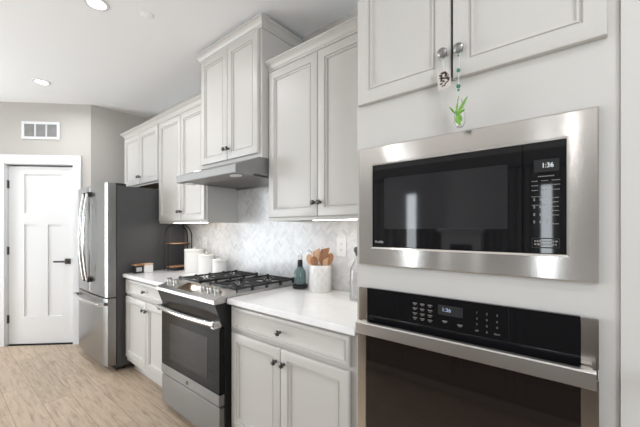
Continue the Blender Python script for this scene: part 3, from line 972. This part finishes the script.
# ------------------------------------------------------------------ outlets
def outlet(x, z, label):
    y = -.0090
    t = thing('outlet', label, 'outlet', (x, y, z), 'backsplash outlets')
    MB().box(x - .040, x + .040, y - .006, y, z - .063, z + .063, .002).build('cover_plate', M['plate'], t)
    for s in (-1, 1):
        r = MB().box(x - .0165, x + .0165, y - .0085, y - .006, z + s * .0195 - .014, z + s * .0195 + .014, .003).build('receptacle', M['plate'], t)
        sl = MB()
        for dx in (-.0065, .0065): sl.box(x + dx - .0012, x + dx + .0012, y - .0089, y - .008, z + s * .0195 - .002, z + s * .0195 + .006)
        sl.lathe([(.0025, 0), (.0025, .0008)], (x, y - .0083, z + s * .0195 - .007), 'Y', 10)
        sl.build('slots', M['slot'], r)
outlet(-.527, 1.212, 'white duplex outlet on the tile right of the utensil crock')
outlet(-2.235, 1.19, 'white duplex outlet on the tile behind the white canisters')

# ------------------------------------------------------------------ right counter: crock with utensils, bottle on spoon rest, decanter
CT = .9142
def crock():
    cx, cy, r, h = -.630, -.112, .074, .178
    t = thing('utensil_crock', 'white ceramic crock with embossed diamond pattern holding wooden utensils', 'crock', (cx, cy, CT))
    MB().lathe([(0, 0), (r - .006, 0), (r - .002, .003), (r, .010), (r, h - .006), (r - .002, h), (r - .006, h), (r - .0075, h - .004), (r - .0075, .012), (0, .010)], (cx, cy, CT), n=48).build('vessel', M['ceramic'], t)
    d = MB()
    rows, cols = 5, 9
    for i in range(rows):
        for j in range(cols):
            a0 = 2 * PI * (j + .5 * (i % 2)) / cols
            zc = .016 + (i + .5) * (h - .03) / (rows)
            da, dz = PI / cols * .86, (h - .03) / rows * .86
            def P(a, z, rr): return (cx + rr * math.cos(a), cy + rr * math.sin(a), CT + z)
            lo = [[P(a0 - da, zc, r - .001), P(a0, zc - dz, r - .001), P(a0 + da, zc, r - .001), P(a0, zc + dz, r - .001)] if False else None]
            ring0, ring1 = [], []
            for (u, v) in ((-1, 0), (-.5, -.5), (0, -1), (.5, -.5), (1, 0), (.5, .5), (0, 1), (-.5, .5)):
                zz = min(max(zc + v * dz, .006), h - .008)
                ring0.append(P(a0 + u * da, zz, r - .0005)); ring1.append(P(a0 + u * da * .8, min(max(zc + v * dz * .8, .008), h - .010), r + .0016))
            d.rings([ring0, ring1], cap0=False)
    d.build('diamond_relief', M['diamond'], t)
    return cx, cy, r, h
CX, CY, CR, CH = crock()
def spoon(name, label, cat, base, tip, m, kind, bw, bl):
    """a utensil standing in the crock: shaft from base to where its head starts, head towards tip"""
    base, tip = Vector(base), Vector(tip)
    ax = (tip - base).normalized()
    L = (tip - base).length
    view = Vector((CX, CY, 0)) - Vector((.74, -1.78, 0)); view.z = 0; view.normalize()
    side = ax.cross(-view).normalized()
    nrm = side.cross(ax).normalized()
    t = thing(name, label, cat, base, 'cooking utensils in the crock')
    hs = L - bl
    MB().tube([base, base + ax * hs * .6, base + ax * (hs + .012)], [.0045, .0045, .005], 10).build('handle', M[m], t)
    mb = MB()
    if kind == 'spoon':
        lo = []
        N = 14
        for i in range(N + 1):
            u = -1 + 2 * i / N
            w_ = max(bw / 2 * math.sqrt(max(0, 1 - u * u)), .0012)
            dish = .010 * (1 - u * u)
            c = base + ax * (hs + bl / 2 + u * bl / 2)
            lo.append([c + side * w_ + nrm * .002, c + side * w_ * .5 - nrm * (dish * .8 - .003), c - nrm * (dish - .003), c - side * w_ * .5 - nrm * (dish * .8 - .003), c - side * w_ + nrm * .002,
                       c - side * w_ * .96 - nrm * .002, c - side * w_ * .5 - nrm * (dish * .8 + .002), c - nrm * (dish + .002), c + side * w_ * .5 - nrm * (dish * .8 + .002), c + side * w_ * .96 - nrm * .002])
        mb.rings(lo)
        mb.build('bowl', M[m], t, smooth=50)
    elif kind == 'spatula':
        lo = []
        for u, wf in ((0, .3), (.12, .7), (.25, .92), (.6, 1.0), (.92, 1.0), (1.0, .9)):
            c = base + ax * (hs + u * bl)
            w_ = bw / 2 * wf
            sk = .012 * (u if u > .9 else 0)
            lo.append([c + side * w_ + nrm * .003 + ax * sk, c - side * w_ + nrm * .003 - ax * sk, c - side * w_ - nrm * .003 - ax * sk, c + side * w_ - nrm * .003 + ax * sk])
        mb.rings(lo); mb.build('blade', M[m], t, smooth=30)
    elif kind == 'loop':
        pts = []
        for k in range(16):
            a = 2 * PI * k / 16
            pts.append(base + ax * (hs + bl / 2 - math.cos(a) * bl / 2) + side * math.sin(a) * bw / 2)
        mb.tube(pts, .0022, 8, closed=True); mb.build('wire_loop', M[m], t)
zb = CT + .014
def U(dx, dy): return (CX + dx, CY + dy, zb)
# head positions: offsets seen from the camera (right = +u)
ur, vc = Vector((.773, .634, 0)), Vector((.634, -.773, 0))
def stand(name, label, cat, u, v, top, m, kind, bw, bl, base=None):
    h = Vector((CX, CY, CT)) + ur * u + vc * v + Vector((0, 0, top))
    q = math.hypot(u, v)
    bu, bv = base or (u / q * .012, v / q * .012)
    b = Vector((CX, CY, zb)) + ur * bu + vc * bv
    spoon(name, label, cat, b, h, m, kind, bw, bl)
stand('wooden_spatula', 'broad cherry wood spatula, tallest and widest of the utensils in the crock', 'spatula', .034, -.004, .288, 'midwood', 'spatula', .056, .112, (-.026, -.006))
stand('wooden_spoon', 'round-bowled cherry wood spoon leaning out to the right of the crock', 'spoon', .074, .006, .258, 'midwood', 'spoon', .046, .080)
stand('wooden_spoon', 'orange-brown wooden spoon with its bowl at the front left of the crock', 'spoon', -.047, .042, .238, 'midwood', 'spoon', .052, .070)
stand('wooden_spoon', 'pale wooden spoon leaning out to the far left of the crock', 'spoon', -.082, .004, .250, 'palewood', 'spoon', .044, .076)
stand('slotted_turner', 'pale wooden turner standing behind the dark spatula in the crock', 'turner', -.030, -.040, .276, 'palewood', 'spatula', .054, .085)
stand('wooden_paddle', 'short pale wooden paddle in front of the right-hand spoon in the crock', 'paddle', .036, .046, .224, 'palewood', 'spatula', .034, .060)
stand('wire_whisk', 'thin metal loop rising at the back left of the crock', 'whisk', -.080, -.042, .272, 'chrome', 'loop', .028, .045)

def spoon_rest():
    x, y = -.812, -.118
    t = thing('spoon_rest', 'dark iron coaster under the blue glass bottle', 'coaster', (x, y, CT))
    MB().lathe([(0, 0), (.046, 0), (.052, .004), (.054, .016), (.051, .018), (.049, .010), (0, .010)], (x, y, CT), n=36).build('dish', M['iron'], t)
    MB().lathe([(.053, .020), (.056, .022), (.056, .028), (.050, .030), (.044, .022), (.044, .0185)], (x, y, CT - .001), n=36, loop=True).build('rim_band', M['blackmetal'], t)
spoon_rest()
def bottle():
    x, y, z = -.812, -.118, CT + .0305
    t = thing('glass_bottle', 'blue-green glass bottle with dark neck on a black coaster', 'bottle', (x, y, z))
    MB().lathe([(0, 0), (.036, 0), (.041, .004), (.042, .010), (.042, .075), (.038, .092), (.026, .112), (.0165, .128), (.0155, .135), (.0125, .135), (.0125, .128), (.022, .110), (.034, .090), (.038, .074), (.038, .008), (0, .006)], (x, y, z), n=36).build('glass', M['bottle'], t)
    for k in range(4):
        MB().lathe([(.0422, .018 + k * .016), (.0432, .020 + k * .016), (.0422, .022 + k * .016)], (x, y, z), n=36, loop=True).build('ribbed_band', M['bottle'], t)
    MB().lathe([(.0128, .112), (.0185, .128), (.0190, .150), (.0165, .170), (.013, .172), (.0, .172)], (x, y, z), n=28).build('neck_collar', M['blackmetal'], t)
    MB().lathe([(.011, .1725), (.012, .186), (.008, .192), (0, .193)], (x, y, z), n=24).build('stopper', M['plate'], t)
    pts = []
    for k in range(13):
        a = -.2 + (PI + .4) * k / 12
        pts.append((x + .013 * math.cos(a) * .77, y + .013 * math.cos(a) * .64, z + .205 + .020 * math.sin(a)))
    MB().tube([(x + .011 * .77, y + .011 * .64, z + .165)] + pts + [(x - .011 * .77, y - .011 * .64, z + .165)], .0016, 8).build('wire_bail', M['chrome'], t)
bottle()
def decanter():
    x, y = -.283, -.195
    t = thing('decanter', 'clear glass decanter with dark ball stopper half hidden by the oven cabinet', 'decanter', (x, y, CT))
    MB().lathe([(0, 0), (.040, 0), (.043, .006), (.043, .150), (.039, .185), (.022, .222), (.014, .236), (.013, .275), (.017, .279), (.0145, .279), (.011, .274), (.012, .236), (.020, .219), (.036, .184), (.040, .149), (.040, .014), (0, .010)], (x, y, CT), n=36).build('glass', M['clear'], t)
    MB().lathe([(.010, .262), (.010, .278), (.015, .281), (.021, .293), (.021, .303), (.014, .314), (0, .317)], (x, y, CT), n=24).build('stopper', M['pewter'], t)
decanter()

# ------------------------------------------------------------------ left counter: canisters, tiered stand, candle jars
def canister(x, y, r, h, label):
    t = thing('canister', label, 'canister', (x, y, CT), 'white canisters')
    MB().lathe([(0, 0), (r - .004, 0), (r, .004), (r, h - .026), (r - .003, h - .023), (0, h - .023)], (x, y, CT), n=40).build('jar', M['ceramic'], t)
    l = MB().lathe([(r - .006, -.0225), (r + .0015, -.021), (r + .002, -.006), (r - .003, 0), (0, .001)], (x, y, CT + h), n=40).build('lid', M['ceramic'], t)
    MB().lathe([(.006, 0), (.006, .006), (.011, .010), (.012, .016), (.006, .020), (0, .0205)], (x, y, CT + h + .0005), n=20).build('knob', M['ceramic'], l)
canister(-2.235, -.128, .092, .222, 'largest and leftmost of the three white canisters')
canister(-2.045, -.110, .078, .180, 'middle-sized white canister between the larger and the smaller one')
canister(-1.842, -.098, .064, .143, 'smallest white canister, nearest the range')
def tiered_stand():
    cx, cy = -2.470, -.170
    t = thing('tiered_stand', 'black arched metal stand with two oval wooden shelves against the refrigerator side', 'stand', (cx, cy, CT))
    def arch(dx, w_, top):
        p = []
        hw = w_ / 2
        zs = top - hw
        p.append((cx + dx, cy - hw, CT + .002)); p.append((cx + dx, cy - hw, CT + zs * .5))
        for k in range(17):
            a = PI - PI * k / 16
            p.append((cx + dx, cy + hw * math.cos(a), CT + zs + hw * math.sin(a)))
        p.append((cx + dx, cy + hw, CT + zs * .5)); p.append((cx + dx, cy + hw, CT + .002))
        return MB().tube(p, .0052, 8).build('arch', M['blackmetal'], t)
    arch(.035, .246, .470); arch(-.050, .246, .470)
    for z in (.022, .258):
        sh = MB().lathe([(0, 0), (.112, 0), (.118, .004), (.118, .015), (.114, .019), (0, .019)], (cx - .008, cy, CT + z), n=44, sx=.62, sy=1.0).build('shelf', M['bluewood'], t)
        MB().lathe([(.118, -.004), (.1225, -.003), (.1225, .012), (.118, .012)], (cx - .008, cy, CT + z), n=44, sx=.62, sy=1.0, loop=True).build('shelf_band', M['blackmetal'], sh)
    for dx in (-.035, .025):
        for dy in (-.06, .06):
            MB().lathe([(.008, 0), (.008, .0215)], (cx + dx, cy + dy, CT), n=12).build('foot', M['blackmetal'], t)
tiered_stand()
def candle(y, m, label, lab):
    x = -2.530
    s = .041
    t = thing('candle_jar', label, 'candle', (x, y, CT), 'square candle jars')
    MB().box(x - s, x + s, y - s, y + s, CT, CT + .072, .006).build('jar', M[m], t)
    MB().box(x - s - .002, x + s + .002, y - s - .001, y + s + .001, CT + .0725, CT + .086, .003).build('wooden_lid', M['midwood'] if m == 'black' else M['palewood'], t)
    MB().box(x + s, x + s + .001, y - .024, y + .024, CT + .018, CT + .056).build('label_sticker', M[lab], t)
candle(-.540, 'black', 'black square candle jar with pale label and wooden lid', 'print')
candle(-.452, 'ceramic', 'white square candle jar with wooden lid beside a black one', 'label')

# ------------------------------------------------------------------ behind the camera: island and curtains (seen as reflections in the glass)
def island():
    x0, x1, y1, y0 = -.95, 2.3, -2.15, -3.0
    t = thing('kitchen_island', 'dark wood kitchen island facing the ovens, reflected in the oven glass', 'island', ((x0 + x1) / 2, -2.4, 0))
    MB().box(x0, x1, y0, y1, .10, .8805).build('body', M['island'], t)
    MB().box(x0 + .05, x1 - .05, y0 + .06, y1 - .06, 0, .0995).build('toe_kick', M['toe'], t)
    MB().box(x0 - .03, x1 + .03, y0 - .03, y1 + .035, .8815, .914, .003).build('countertop', M['quartz'], t)
    x = x0 + .02
    while x < x1 - .3:
        d = MB().panel(-(x + .43), -x, .142, .866, -.019, .019, DOORP).xform(Matrix.Translation((0, y1, 0)) @ Matrix.Rotation(PI, 4, 'Z'))
        o = d.build('door', M['island'], t, smooth=30)
        x += .435
island()
def curtain(x0, x1, label):
    t = thing('curtain', label, 'curtain', ((x0 + x1) / 2, REAR_Y + .12, .05), 'rear window curtains')
    lo = []
    N = 60
    A, B = [], []
    for i in range(N + 1):
        x = x0 + (x1 - x0) * i / N
        y = REAR_Y + .13 + .035 * math.sin(i * 2 * PI / 8.6)
        A.append((x, y)); B.append((x, y + .004))
    MB().prism(A + B[::-1], 2, .04, 2.45).build('cloth', M['curtain'], t, smooth=60)
    MB().tube([(x0 - .05, REAR_Y + .13, 2.47), (x1 + .05, REAR_Y + .13, 2.47)], .014, 10).build('curtain_rod', M['blackmetal'], t)
curtain(-3.80, -2.36, 'linen curtain at the left side of the left rear window')
curtain(-2.14, -1.65, 'linen curtain at the right side of the left rear window')
curtain(-.68, .15, 'linen curtain at the left side of the right rear window')
curtain(.31, 1.5, 'linen curtain at the right side of the right rear window')
def fireplace():
    x0, x1, y = -1.56, -.86, REAR_Y
    x1 = -.80
    t = thing('fireplace', 'white fireplace mantel on the rear wall, reflected in the microwave door', 'fireplace', ((x0 + x1) / 2, y + .15, 0))
    MB().box(x0 - .06, x1 + .06, y + .002, y + .30, 1.27, 1.33, .006).build('mantel_shelf', M['white'], t)
    MB().box(x0, x1, y + .002, y + .22, 1.02, 1.269, .004).build('header', M['white'], t)
    for a, b in ((x0, x0 + .16), (x1 - .16, x1)):
        MB().box(a, b, y + .002, y + .22, 0, 1.0195, .004).build('pilaster', M['white'], t)
    MB().box(x0 + .161, x1 - .161, y + .002, y + .12, 0, 1.019).build('firebox', M['black'], t)
fireplace()
